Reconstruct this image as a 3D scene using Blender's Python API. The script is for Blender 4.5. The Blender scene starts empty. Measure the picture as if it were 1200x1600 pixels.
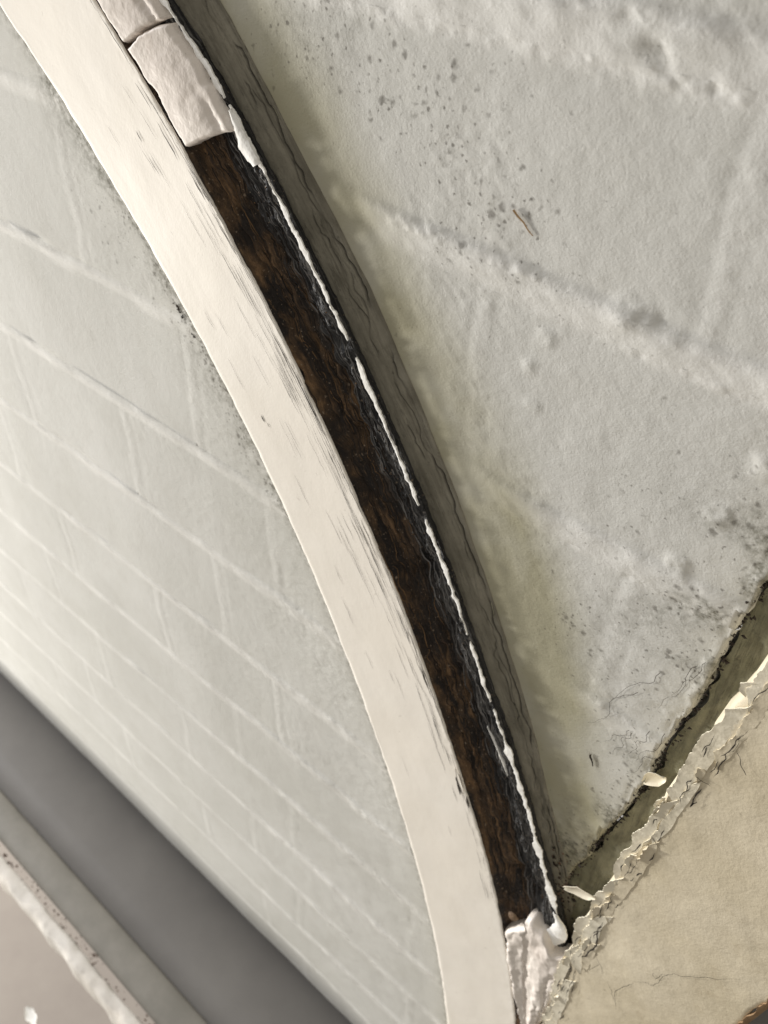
import bpy, math, random
import numpy as np
from mathutils import Matrix, Vector
C = bpy.context.scene
random.seed(4)
rng = np.random.default_rng(4)

# ------------------------------------------------------------------ camera, light, exposure
YAW, PITCH, ROLL, F_PX, DIST, CAM_Z = -0.69638, -0.7266, 0.030964, 1338.5, 0.20837, 0.047845
cy_, sy_, cp_, sp_, cr_, sr_ = math.cos(YAW), math.sin(YAW), math.cos(PITCH), math.sin(PITCH), math.cos(ROLL), math.sin(ROLL)
fwd = Vector((sy_*cp_, cy_*cp_, sp_)); rgt = Vector((cy_, -sy_, 0)); upv = rgt.cross(fwd)
r2 = rgt*cr_ + upv*sr_; u2 = upv*cr_ - rgt*sr_
cam = bpy.data.cameras.new('camera'); camo = bpy.data.objects.new('camera', cam); C.collection.objects.link(camo)
camo.matrix_world = Matrix(((r2.x, u2.x, -fwd.x, 0), (r2.y, u2.y, -fwd.y, -DIST), (r2.z, u2.z, -fwd.z, CAM_Z), (0, 0, 0, 1)))
cam.sensor_fit = 'VERTICAL'; cam.sensor_height = 36; cam.lens = F_PX/1600*36
cam.clip_start = 0.01; cam.clip_end = 50
cam.dof.use_dof = True; cam.dof.focus_distance = 0.30; cam.dof.aperture_fstop = 17
C.camera = camo
w = bpy.data.worlds.new('World'); C.world = w; w.use_nodes = True
w.node_tree.nodes['Background'].inputs[0].default_value = (1.0, 0.945, 0.86, 1)
w.node_tree.nodes['Background'].inputs[1].default_value = 0.46

def lamp(name, loc, target, size, power, col):
    l = bpy.data.lights.new(name, 'AREA'); l.shape = 'DISK'; l.size = size; l.energy = power; l.color = col
    o = bpy.data.objects.new(name, l); C.collection.objects.link(o); o.location = loc
    o.rotation_euler = (Vector(target)-Vector(loc)).to_track_quat('-Z', 'Y').to_euler()
lamp('room_lamp', (-2.15, -0.66, -1.02), (-0.2, 0, -0.25), 0.19, 54, (1.0, 0.96, 0.885))
lamp('window_light', (-2.7, -0.52, 0.45), (-0.2, 0, -0.25), 0.75, 68, (0.965, 0.965, 1.0))
C.view_settings.view_transform = 'Standard'; C.view_settings.look = 'None'
C.view_settings.exposure = 0; C.view_settings.gamma = 1

# ------------------------------------------------------------------ numpy noise
def _hash(ix, iy, seed):
    n = (ix.astype(np.int64)*374761393 + iy.astype(np.int64)*668265263 + seed*1442695041) & 0xffffffff
    n = ((n ^ (n >> 13))*1274126177) & 0xffffffff
    return ((n ^ (n >> 16)) & 0xffff)/65535.0
def vn(x, y, seed=0):
    x = np.asarray(x, float); y = np.asarray(y, float)
    ix = np.floor(x); iy = np.floor(y); fx = x-ix; fy = y-iy
    fx = fx*fx*fx*(fx*(fx*6-15)+10); fy = fy*fy*fy*(fy*(fy*6-15)+10)
    a = _hash(ix, iy, seed); b = _hash(ix+1, iy, seed); c = _hash(ix, iy+1, seed); d = _hash(ix+1, iy+1, seed)
    return ((a*(1-fx)+b*fx)*(1-fy)+(c*(1-fx)+d*fx)*fy)*2-1
def fbm(x, y, seed=0, o=3):
    s = 0; a = 1
    for i in range(o):
        s = s+a*vn(x*2**i+7.3*i, y*2**i-3.1*i, seed+i*17); a *= .5
    return s
def sst(a, b, x):
    t = np.clip((x-a)/(b-a), 0, 1); return t*t*(3-2*t)

# ------------------------------------------------------------------ materials
def newmat(name):
    m = bpy.data.materials.new(name); m.use_nodes = True
    nt = m.node_tree; b = nt.nodes['Principled BSDF']
    return m, nt, b
def nd(nt, t, **kw):
    n = nt.nodes.new(t)
    for k, v in kw.items():
        if k.startswith('_'): setattr(n, k[1:], v)
        else: n.inputs[k].default_value = v
    return n
def lk(nt, a, b): nt.links.new(a, b)
def noise(nt, vec, scale, detail=3, rough=.55):
    n = nd(nt, 'ShaderNodeTexNoise', Scale=scale, Detail=detail, Roughness=rough); lk(nt, vec, n.inputs['Vector']); return n.outputs['Fac']
def ramp(nt, fac, a, b, ca=(0, 0, 0, 1), cb=(1, 1, 1, 1)):
    n = nd(nt, 'ShaderNodeValToRGB'); e = n.color_ramp.elements
    e[0].position = a; e[0].color = ca; e[1].position = b; e[1].color = cb
    lk(nt, fac, n.inputs[0]); return n.outputs[0]
def mix(nt, fac, a, b):
    n = nd(nt, 'ShaderNodeMix', _data_type='RGBA')
    for s, v in ((0, fac), (6, a), (7, b)):
        if hasattr(v, 'links'): lk(nt, v, n.inputs[s])
        else: n.inputs[s].default_value = v if not isinstance(v, tuple) else (*v[:3], 1)
    return n.outputs[2]
def mth(nt, op, a, b=None):
    n = nd(nt, 'ShaderNodeMath', _operation=op)
    for s, v in ((0, a), (1, b)):
        if v is None: continue
        if hasattr(v, 'links'): lk(nt, v, n.inputs[s])
        else: n.inputs[s].default_value = v
    return n.outputs[0]
def bump(nt, b, height, strength, dist, prev=None):
    n = nd(nt, 'ShaderNodeBump', Strength=strength, Distance=dist); lk(nt, height, n.inputs['Height'])
    if prev is not None: lk(nt, prev, n.inputs['Normal'])
    lk(nt, n.outputs[0], b.inputs['Normal']); return n.outputs[0]
def pos(nt): return nd(nt, 'ShaderNodeNewGeometry').outputs['Position']
def attr(nt, name): return nd(nt, 'ShaderNodeAttribute', _attribute_name=name).outputs['Fac']
def uvv(nt, sx, sy):
    u = nd(nt, 'ShaderNodeUVMap'); m = nd(nt, 'ShaderNodeMapping'); m.inputs['Scale'].default_value = (sx, sy, 1)
    lk(nt, u.outputs[0], m.inputs[0]); return m.outputs[0]

def speckle(nt, P, scale, dens, seedshift=0.0):
    v = nd(nt, 'ShaderNodeTexVoronoi', Scale=scale, Randomness=1.0)
    # warp so the spots are not round
    nz = nd(nt, 'ShaderNodeTexNoise', Scale=scale*1.6, Detail=2); lk(nt, P, nz.inputs['Vector'])
    ad = nd(nt, 'ShaderNodeVectorMath', _operation='MULTIPLY_ADD'); lk(nt, nz.outputs['Color'], ad.inputs[0])
    ad.inputs[1].default_value = (.8/scale,)*3; 
    sh = nd(nt, 'ShaderNodeVectorMath', _operation='ADD'); lk(nt, P, sh.inputs[0]); sh.inputs[1].default_value = (seedshift,)*3
    lk(nt, sh.outputs[0], ad.inputs[2]); lk(nt, ad.outputs[0], v.inputs['Vector'])
    sep = nd(nt, 'ShaderNodeSeparateColor'); lk(nt, v.outputs['Color'], sep.inputs[0])
    rad = mth(nt, 'MULTIPLY', mth(nt, 'SUBTRACT', mth(nt, 'ADD', sep.outputs[0], dens), 1.0), 0.55)
    n = nd(nt, 'ShaderNodeMapRange', _clamp=True); lk(nt, mth(nt, 'SUBTRACT', rad, v.outputs['Distance']), n.inputs[0])
    n.inputs[1].default_value = -.02; n.inputs[2].default_value = .22
    return n.outputs[0]

def wall_material():
    m, nt, b = newmat('white painted brick'); P = pos(nt)
    big = noise(nt, P, 9, 4); med = noise(nt, P, 38, 4)
    col = mix(nt, ramp(nt, big, .35, .68), (.535, .53, .495), (.585, .58, .55))
    col = mix(nt, mth(nt, 'MULTIPLY', ramp(nt, med, .5, .75), .25), col, (.45, .435, .39))
    col = mix(nt, mth(nt, 'MULTIPLY', attr(nt, 'joint'), .75), col, (.70, .69, .66))
    # arch's soft shadow fringe painted in as olive colour, plus yellowing near the corner
    st = mth(nt, 'MULTIPLY', attr(nt, 'shade_stain'), ramp(nt, noise(nt, P, 18, 3), .05, .55))
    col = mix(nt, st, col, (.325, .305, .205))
    # grey smear of dirt
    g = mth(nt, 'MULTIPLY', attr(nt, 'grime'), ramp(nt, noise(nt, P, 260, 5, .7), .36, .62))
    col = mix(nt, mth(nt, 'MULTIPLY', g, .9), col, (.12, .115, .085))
    mo = attr(nt, 'mould')
    s1 = speckle(nt, P, 230, mo)
    s2 = speckle(nt, P, 520, mth(nt, 'MULTIPLY', mo, .95), 3.7)
    s3 = speckle(nt, P, 95, mth(nt, 'MULTIPLY', mo, .55), 8.1)
    col = mix(nt, mth(nt, 'MULTIPLY', s1, .6), col, (.085, .075, .06))
    col = mix(nt, mth(nt, 'MULTIPLY', s2, .70), col, (.10, .09, .075))
    col = mix(nt, mth(nt, 'MULTIPLY', s3, .45), col, (.13, .12, .09))
    lk(nt, col, b.inputs['Base Color']); b.inputs['Roughness'].default_value = .8; b.inputs['Specular IOR Level'].default_value = .12
    p = bump(nt, b, noise(nt, P, 1000, 4, .7), .30, .0007)
    bump(nt, b, noise(nt, P, 260, 4, .6), .13, .0014, p)
    return m
def paint(name, c1, c2, bs=700, bstr=.25, rough=.5, dirt=.25, dcol=(.30, .25, .17), hair=0, b2=.06, sd=.22):
    m, nt, b = newmat(name); P = pos(nt)
    col = mix(nt, ramp(nt, noise(nt, P, 24, 4), .35, .68), c1, c2)
    col = mix(nt, mth(nt, 'MULTIPLY', ramp(nt, noise(nt, P, 70, 6, .7), .56, .78), dirt), col, dcol)
    sp = mth(nt, 'MAXIMUM', speckle(nt, P, 170, .28), speckle(nt, P, 420, sd, 4.4))
    col = mix(nt, mth(nt, 'MULTIPLY', sp, .55), col, (.12, .09, .06))
    if hair:
        n = noise(nt, uvv(nt, 34, 900), 1.0, 5, .65)
        li = mth(nt, 'SUBTRACT', 1.0, mth(nt, 'MULTIPLY', mth(nt, 'ABSOLUTE', mth(nt, 'SUBTRACT', n, .5)), 55))
        li = mth(nt, 'MAXIMUM', li, 0.0)
        msk = mth(nt, 'MULTIPLY', attr(nt, 'crack'), ramp(nt, noise(nt, P, 45, 2), .42, .6))
        li = mth(nt, 'MULTIPLY', li, msk)
        col = mix(nt, mth(nt, 'MULTIPLY', li, hair), col, (.30, .24, .17))
    lk(nt, col, b.inputs['Base Color']); b.inputs['Roughness'].default_value = rough; b.inputs['Specular IOR Level'].default_value = .22
    p = bump(nt, b, noise(nt, P, bs, 3, .6), bstr, .0006)
    p = bump(nt, b, noise(nt, P, 120, 3, .5), b2, .002, p)
    if hair: bump(nt, b, mth(nt, 'SUBTRACT', 1.0, li), .3, .0004, p)
    return m
def rot_material():
    m, nt, b = newmat('rotten wood'); P = pos(nt)
    U = uvv(nt, 40, 950); U2 = uvv(nt, 130, 1500)
    br = mix(nt, ramp(nt, noise(nt, U, 1.0, 5, .65), .36, .66), (.012, .007, .004), (.28, .165, .078))
    br = mix(nt, ramp(nt, noise(nt, uvv(nt, 34, 210), 1.0, 5, .65), .43, .58), br, (.016, .011, .008))
    br = mix(nt, mth(nt, 'MULTIPLY', ramp(nt, noise(nt, P, 30, 4, .6), .46, .60), .9), br, (.014, .010, .008))
    br = mix(nt, mth(nt, 'MULTIPLY', ramp(nt, noise(nt, U2, 1.0, 4, .7), .58, .72), .6), br, (.34, .21, .10))
    bl = mix(nt, ramp(nt, noise(nt, U, 1.0, 5, .7), .45, .72), (.010, .010, .011), (.13, .127, .125))
    bl = mix(nt, mth(nt, 'MULTIPLY', ramp(nt, noise(nt, uvv(nt, 60, 500), 1.0, 5, .7), .54, .62), attr(nt, 'greypaint')), bl, (.42, .41, .39))
    t = attr(nt, 'across')
    tt = mth(nt, 'ADD', t, mth(nt, 'MULTIPLY', mth(nt, 'SUBTRACT', noise(nt, uvv(nt, 30, 160), 1.0, 4, .6), .5), .5))
    col = mix(nt, ramp(nt, tt, .43, .57), br, bl)
    # crumbs of pale rot and fungus
    cr = speckle(nt, P, 420, .50, 1.3); cr2 = speckle(nt, P, 800, .55, 5.3)
    col = mix(nt, mth(nt, 'MULTIPLY', mth(nt, 'MAXIMUM', cr, cr2), .9), col, (.36, .28, .20))
    lk(nt, col, b.inputs['Base Color']); b.inputs['Roughness'].default_value = .62; b.inputs['Specular IOR Level'].default_value = .45
    p = bump(nt, b, noise(nt, U, 1.0, 5, .7), .8, .0012)
    bump(nt, b, noise(nt, P, 700, 4, .7), .9, .0016, p)
    return m
def plain(name, c, rough=.6, c2=None, scale=60, bstr=.2, bs=500):
    m, nt, b = newmat(name); P = pos(nt)
    lk(nt, mix(nt, ramp(nt, noise(nt, P, scale, 5, .65), .35, .68), c, c2 or c), b.inputs['Base Color'])
    b.inputs['Roughness'].default_value = rough; b.inputs['Specular IOR Level'].default_value = .3
    bump(nt, b, noise(nt, P, bs, 4, .65), bstr, .001)
    return m
def fillet_material(name, c1, c2):
    m, nt, b = newmat(name); P = pos(nt)
    U = uvv(nt, 30, 420)
    col = mix(nt, ramp(nt, noise(nt, P, 55, 5, .65), .36, .66), c1, c2)
    n = noise(nt, U, 1.0, 5, .65)
    li = mth(nt, 'MAXIMUM', mth(nt, 'SUBTRACT', 1.0, mth(nt, 'MULTIPLY', mth(nt, 'ABSOLUTE', mth(nt, 'SUBTRACT', n, .5)), 60)), 0.0)
    li = mth(nt, 'MULTIPLY', li, ramp(nt, noise(nt, P, 40, 3), .40, .62))
    col = mix(nt, mth(nt, 'MULTIPLY', li, .6), col, (.05, .045, .035))
    st = ramp(nt, noise(nt, uvv(nt, 22, 260), 1.0, 4, .6), .45, .68)
    col = mix(nt, mth(nt, 'MULTIPLY', st, .5), col, (.075, .068, .05))
    col = mix(nt, mth(nt, 'MULTIPLY', attr(nt, 'split'), .9), col, (.02, .018, .014))
    sp = mth(nt, 'MAXIMUM', speckle(nt, P, 300, .42), speckle(nt, P, 700, .4, 2.2))
    col = mix(nt, mth(nt, 'MULTIPLY', sp, .7), col, (.05, .045, .035))
    lk(nt, col, b.inputs['Base Color']); b.inputs['Roughness'].default_value = .75; b.inputs['Specular IOR Level'].default_value = .2
    p = bump(nt, b, mth(nt, 'SUBTRACT', 1.0, li), .4, .0008)
    bump(nt, b, noise(nt, P, 420, 5, .65), .4, .0014, p)
    return m

M = {
 'wall': wall_material(),
 'cream': paint('cream gloss paint', (.81, .762, .682), (.83, .787, .715), 900, .10, .6, .03, (.55, .47, .34), b2=.015),
 'tan': paint('yellowed cream paint', (.59, .52, .38), (.675, .605, .465), 600, .30, .5, .35, (.42, .34, .21), sd=.36),
 'flake': paint('curled cream paint', (.70, .64, .50), (.78, .73, .60), 600, .3, .5, .35, (.30, .24, .14)),
 'white': paint('white paint film', (.86, .845, .80), (.90, .89, .86), 600, .4, .8, .12),
 'putty': paint('pinkish filler', (.70, .635, .575), (.78, .725, .665), 420, .35, .55, .45, (.44, .35, .28), b2=.12, sd=.34),
 'rot': rot_material(),
 'side': None,
 'dark': plain('dirt in the cracks', (.022, .018, .014), .9, (.05, .04, .03)),
 'bare': plain('bare brown wood', (.20, .12, .06), .7, (.33, .22, .12), 90, .5, 500),
 'fillet': fillet_material('dirty grey mortar fillet', (.18, .167, .13), (.275, .257, .205)),
 'green': fillet_material('greenish dirty mortar', (.17, .165, .11), (.265, .255, .18)),
 'grey': plain('grey painted sill', (.165, .157, .147), .6, (.195, .186, .173), 9, .15, 160),
 'greybead': plain('grey beige painted bead', (.21, .20, .175), .55, (.27, .255, .225), 25, .15, 300),
 'chipped': paint('chipped white edge paint', (.62, .58, .52), (.78, .75, .70), 200, .4, .5, .5, (.20, .17, .13)),
 'floor': plain('grey brown floor', (.25, .22, .195), .7, (.28, .25, .22), 10, .1, 200),
 'rust': plain('rusty nail head', (.10, .06, .035), .7, (.22, .15, .09), 300, .6, 900),
 'crumb_dark': plain('black rot crumbs', (.014, .011, .009), .8, (.04, .028, .02)),
 'crumb': plain('brown rot crumbs', (.12, .07, .035), .8, (.25, .15, .08), 200),
 'crumb_pale': plain('pale rot crumbs', (.36, .29, .22), .8, (.5, .44, .37), 200),
 'fibre': plain('brown wood fibre', (.03, .018, .009), .8, (.26, .155, .075), 60),
 'fibre_grey': plain('weathered grey fibre', (.06, .058, .056), .7, (.26, .25, .24), 120),
 'debris': plain('rusty brown debris', (.08, .045, .03), .85, (.20, .14, .10), 200),
 'straw': plain('tan splinter', (.45, .30, .16), .7),
}

# ------------------------------------------------------------------ mesh helpers
def tag(o, label=None, cat=None, group=None, kind=None):
    if label: o['label'] = label
    if cat: o['category'] = cat
    if group: o['group'] = group
    if kind: o['kind'] = kind
    return o
def root(name, loc, label, cat):
    o = bpy.data.objects.new(name, None); C.collection.objects.link(o); o.location = loc; o.empty_display_size = .02
    return tag(o, label, cat)
def mesh_obj(name, V, Fc, mat, parent=None, uv=None, attrs=None, normals=None, smooth=True, origin=None):
    V = np.asarray(V, float).reshape(-1, 3)
    org = np.array(origin if origin is not None else V.mean(0))
    me = bpy.data.meshes.new(name); me.from_pydata((V-org).tolist(), [], [tuple(f) for f in Fc]); me.materials.append(mat)
    if smooth: me.polygons.foreach_set('use_smooth', np.ones(len(me.polygons), bool))
    if uv is not None:
        l = me.uv_layers.new(name='UVMap'); idx = np.empty(len(me.loops), int); me.loops.foreach_get('vertex_index', idx)
        l.data.foreach_set('uv', np.asarray(uv, float).reshape(-1, 2)[idx].ravel())
    for k, a in (attrs or {}).items():
        at = me.attributes.new(k, 'FLOAT', 'POINT'); at.data.foreach_set('value', np.asarray(a, float).ravel())
    if normals is not None: me.normals_split_custom_set_from_vertices(np.asarray(normals, float).reshape(-1, 3).tolist())
    o = bpy.data.objects.new(name, me); C.collection.objects.link(o)
    if parent is not None:
        o.parent = parent; o.location = Vector(org)-parent.location
    else: o.location = Vector(org)
    return o
def gridf(n, m, off=0, flip=False):
    i = np.arange(n-1)[:, None]; j = np.arange(m-1)[None, :]
    a = (i*m+j+off).ravel(); f = np.stack([a, a+1, a+m+1, a+m], 1)
    return f[:, ::-1] if flip else f
def grid_obj(name, P, mat, parent=None, flip=False, **kw):
    n, m = P.shape[:2]
    return mesh_obj(name, P, gridf(n, m, 0, flip).tolist(), mat, parent, **kw)
def slab_obj(name, P, thick, mat, parent=None, flip=False, **kw):
    """closed sheet: the grid P plus a copy pushed by the vector(s) thick, with rims"""
    n, m = P.shape[:2]; Q = P+thick
    k = n*m
    Fc = gridf(n, m, 0, flip).tolist()+gridf(n, m, k, not flip).tolist()
    ring = [j for j in range(m)]+[i*m+m-1 for i in range(1, n)]+[(n-1)*m+j for j in range(m-2, -1, -1)]+[i*m for i in range(n-2, 0, -1)]
    L_ = len(ring); ra = np.array(ring); p0 = P.reshape(-1, 3); q0 = Q.reshape(-1, 3)
    V = np.concatenate([p0, q0, p0[ra], q0[ra]])
    for i in range(L_):
        a, b = 2*k+i, 2*k+(i+1) % L_
        Fc.append((b, a, a+L_, b+L_) if not flip else (a, b, b+L_, a+L_))
    for key in ('uv',):
        if kw.get(key) is not None: kw[key] = (lambda u_: np.concatenate([u_, u_, u_[ra], u_[ra]]))(np.asarray(kw[key]).reshape(-1, 2))
    return mesh_obj(name, V, Fc, mat, parent, **kw)

# ------------------------------------------------------------------ the arch curve: angle th (deg) round its centre, offset e (mm), depth y
CX, CZ, RR = -1.008, -.714, 1.013
D, HH = .012, .0075                                   # front face and outer lip stand this far off the wall
def pol(th, e, y):
    th, e, y = np.broadcast_arrays(np.asarray(th, float), np.asarray(e, float), np.asarray(y, float))
    a = np.radians(th); R_ = RR+e/1000
    return np.stack([CX+R_*np.cos(a), y, CZ+R_*np.sin(a)], -1)
def unpol(x, z): return np.degrees(np.arctan2(z-CZ, x-CX)), (np.hypot(x-CX, z-CZ)-RR)*1000
T_F = [0, 11, 13.4, 16.8, 19.4, 21.4, 23.3, 25.6, 26.9, 28.6, 30.1, 32.5, 35.2, 38.1, 41.2, 44, 60]
V_F = [-36, -35, -35, -33.8, -32.6, -32.4, -32.6, -31.6, -30.6, -29.4, -28.3, -28, -26.6, -25.5, -25.2, -26.8, -27]
T_L = [0, 6.2, 8.8, 12.4, 15.9, 19.5, 21.9, 24.1, 26.3, 28.6, 31.4, 34.5, 37.7, 40.7, 44.5, 47, 60]
V_L = [-93, -93.5, -94.6, -95, -94.8, -93.6, -92.3, -91.2, -89.7, -87.7, -85.2, -83, -82, -82, -82.6, -84.3, -85]
T_W = [0, 19.1, 19.5, 21.4, 23.2, 25.1, 27.5, 29, 30, 31, 33, 34.8, 36.2, 38, 40.2, 41.5, 42.5, 43.5, 60]
V_W = [3, 3, 2.5, .6, .9, .2, -.8, .2, 1.2, 1.8, 2.4, 2.8, 3.8, 4.0, 4.6, 4.2, 3.2, .8, .5]
sF = lambda t: np.interp(t, T_F, V_F)
sL = lambda t: np.interp(t, T_L, V_L)
sW = lambda t: np.interp(t, T_W, V_W)
sB = lambda t: np.interp(t, [0, 20, 23.5, 28, 37, 60], [2, 1.5, -2.0, -1.2, 1.0, -1])
# left edge of the second arched board (z -> x) and the edge of the wall's groove beside it
Z_P = [-1.0, -.5, -.40, -.36, -.31, -.26, -.225, -.194, -.165, -.13, -.05, .1]
X_P = [-.034, -.0362, -.0385, -.0374, -.0335, -.0296, -.0262, -.0232, -.0203, -.0150, .001, .03]
sP = lambda z: np.interp(z, Z_P, X_P)
sG = lambda z: np.interp(z, [-1, -.373, -.319, -.261, -.222, -.181, -.155, -.130, .1], [-.064, -.055, -.0455, -.037, -.0335, -.0303, -.0288, -.0265, -.008])

# ------------------------------------------------------------------ the painted brick wall
BED = [.150, .075, -.002, -.0725, -.1515, -.2295, -.3025, -.3815, -.4535, -.5235, -.5975, -.667, -.74, -.81, -.868]
def perps(k):                                        # k = index of the course under BED[k]
    r = random.Random(k*7+1)
    if k % 2 == 0: xs = [-.062+.238*1-.238*i for i in range(6)]
    else:
        b = -.132 if k in (1, 3) else (-.130 if k == 5 else -.136)
        xs = [b+.238-.119*i for i in range(11)]
        if k in (5,): xs = [-.131+.238-.119*i for i in range(11)]
    return [x+r.uniform(-.003, .003) for x in xs]
XMIN, XMAX = -1.0, .12
def joint_fields(x, z):
    wob = .0012*fbm(x*28, z*28, 5, 2)
    zz = z+wob
    h = np.zeros_like(x); jm = np.zeros_like(x)
    near = sst(-.36, -.16, x)                        # the spandrel's joints are rougher than those inside the arch
    for i, b in enumerate(BED):
        dz = (zz-b-(.004*sst(-.1, -.2, x) if i == 3 else 0))*1000
        wide = 1.0+.7*near
        if i == 2: wide = wide*1.35
        # struck joint: its face leans out towards the top, then drops into a narrow groove under the brick above
        rampd = np.clip((dz+5.0*wide)/(7.6*wide), 0, 1); rampd = rampd*rampd*(3-2*rampd)
        ridge = rampd*sst((4.0+1.6*near)*wide, (2.9-1.2*near)*wide, dz)
        groove = np.exp(-((dz-4.1*wide)/(.9*wide))**2)
        h += ridge*(1.0+.8*near)-groove*(.45-.10*near); jm = np.maximum(jm, sst(-4.8*wide, -2.6*wide, dz)*sst(4.0*wide, 2.6*wide, dz))
    for k in range(len(BED)-1):
        inb = sst(BED[k]+.001, BED[k]-.003, z)*sst(BED[k+1]-.001, BED[k+1]+.003, z)
        for xp in perps(k):
            dx = (x-xp+.0018*fbm(x*40, z*40, 9+k, 2))*1000
            rr = np.exp(-(dx/3.6)**2); gg = np.exp(-((dx+4.6)/2.0)**2)+.6*np.exp(-((dx-5.)/2.2)**2)
            h += inb*((.05+.05*near)*rr-.15*gg); jm = np.maximum(jm, inb*rr*.22)
    return h, jm, near
BLIST = [(-.0891, -.0672, 5, .8), (-.083, -.0665, 3.5, .6), (-.097, -.003, 2.4, -1.0), (-.0945, -.0025, 1.5, -1.0), (-.103, -.001, 2, .4), (-.080, -.008, 1.6, -.5), (-.093, -.0045, 1.2, -.7),
         (-.0394, -.0967, 4, .8), (-.046, -.118, 4, .7), (-.0524, -.1419, 4, .7), (-.112, -.085, 3.5, .4), (-.116, -.097, 3, .35), (-.1128, -.11, 3, .3)]
def joint_tint(x, z):
    _, jm, near = joint_fields(x, z); th_, e_ = unpol(x, z)
    return jm*(1-.05*near)*np.where(e_ > -50, sst(16, 52, e_), 1.0)*(.8+.3*fbm(x*40, z*40, 66, 2))
def H(x, z):
    h, jm, near = joint_fields(x, z)
    th_, e_ = unpol(x, z); fade = np.where(e_ > -50, sst(16, 52, e_), 1.0)
    h = h*(.8+.35*fbm(x*55, z*55, 31, 2))*fade; jm = jm*fade
    h += .55*fbm(x*11, z*11, 1, 2)+.09*fbm(x*75, z*75, 2, 3)*(.5+near)
    rough = .5*jm*near+.22*near*sst(.1, .7, fbm(x*20, z*20, 77, 2))+.15
    h += rough*(.25+.75*fade)*(.30*fbm(x*260, z*330, 3, 3)+.24*np.abs(fbm(x*330, z*330, 4, 2)))
    for bx, bz, s, a in BLIST:
        q = ((x-bx)**2+(z-bz)**2)*1e6/(s*s)
        h += a*np.exp(-q*q)*(1+.5*fbm(x*300, z*300, 8, 2))
    # the wall stops short of the board on the right: a dirty groove
    eg = (x-sG(z)-.0016*fbm(z*60, x*60, 51, 3))*1000
    h -= 11*sst(-.6, .7, eg)
    h += .8*np.exp(-((eg+2.6)/1.6)**2)*fbm(x*90, z*90, 52, 3)
    # rounded foot of the brickwork
    h -= 9*sst(-.852, -.868, z)**2
    return h/1000
def wall_attrs(x, z):
    th, e = unpol(x, z)
    eL = np.interp(th, [3.7, 10, 18, 25, 32, 40, 48], [-104, -109, -110.5, -109, -104.5, -102.5, -103.5])
    dl = np.clip(eL+3-e, 0, 500)                       # mm left of the arch's inner edge, as seen past it
    up = sst(29, 37, th)
    n1 = fbm(x*45, z*45, 61, 3); n2 = fbm(x*16, z*16, 62, 2)
    left = e < -50
    mould = np.where(left, (.60*np.exp(-dl/13)*(.3+.7*up)+.28*np.exp(-dl/70)*up)*(1+.9*n2)+.14, 0)
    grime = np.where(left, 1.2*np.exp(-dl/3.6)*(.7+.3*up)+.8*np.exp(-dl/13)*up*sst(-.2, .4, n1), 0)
    # spandrel
    def blob(cx, cz, rx, rz): return np.exp(-(((x-cx)/rx)**2+((z-cz)/rz)**2))
    R_ = ~left
    dg = np.clip((sG(z)-x)*1000, 0, 500)
    low = sst(-.07, -.14, z)
    sp = .78*blob(-.208, -.012, .026, .020)+.50*blob(-.170, -.026, .030, .018)+.42*blob(-.14, -.055, .03, .02)+.33
    sp += (.66*np.exp(-dg/36)*low+.30*np.exp(-dg/9))*(1+.5*n1)+.40*blob(-.0796, -.1868, .009, .018)
    sp += .45*blob(-.056, -.36, .02, .03)
    mould = np.where(R_, np.minimum(sp*(1+.35*n2), .88), mould)
    g = np.exp(-dg/4.2)*1.3*sst(-.6, .2, n1+.2)+.95*np.exp(-dg/15)*low*sst(-.35, .4, n1)+1.4*blob(-.057, -.362, .022, .030)
    g += .42*np.exp(-dg/45)*low*sst(-.6, .7, n1+n2)+.30*blob(-.208, -.012, .03, .022)*sst(0, .6, n1)
    g += .55*blob(-.0965, -.0025, .006, .003)
    grime = np.where(R_, g, grime)
    shade_stain = np.where(R_, .95*sst(15, -15, e+5*n2-np.interp(th, [20, 23.8, 26.7, 29, 31.5, 34.7, 38, 45], [24, 32, 46, 51, 52, 43, 40, 36]))+.55*sst(-.27, -.34, z)+.25*np.exp(-dg/10), .10*np.exp(-dl/60))  # first term paints the soft outer shadow of the arch into the wall colour
    return np.clip(mould, 0, .9), np.clip(grime, 0, 1), np.clip(shade_stain, 0, .9)
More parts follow.
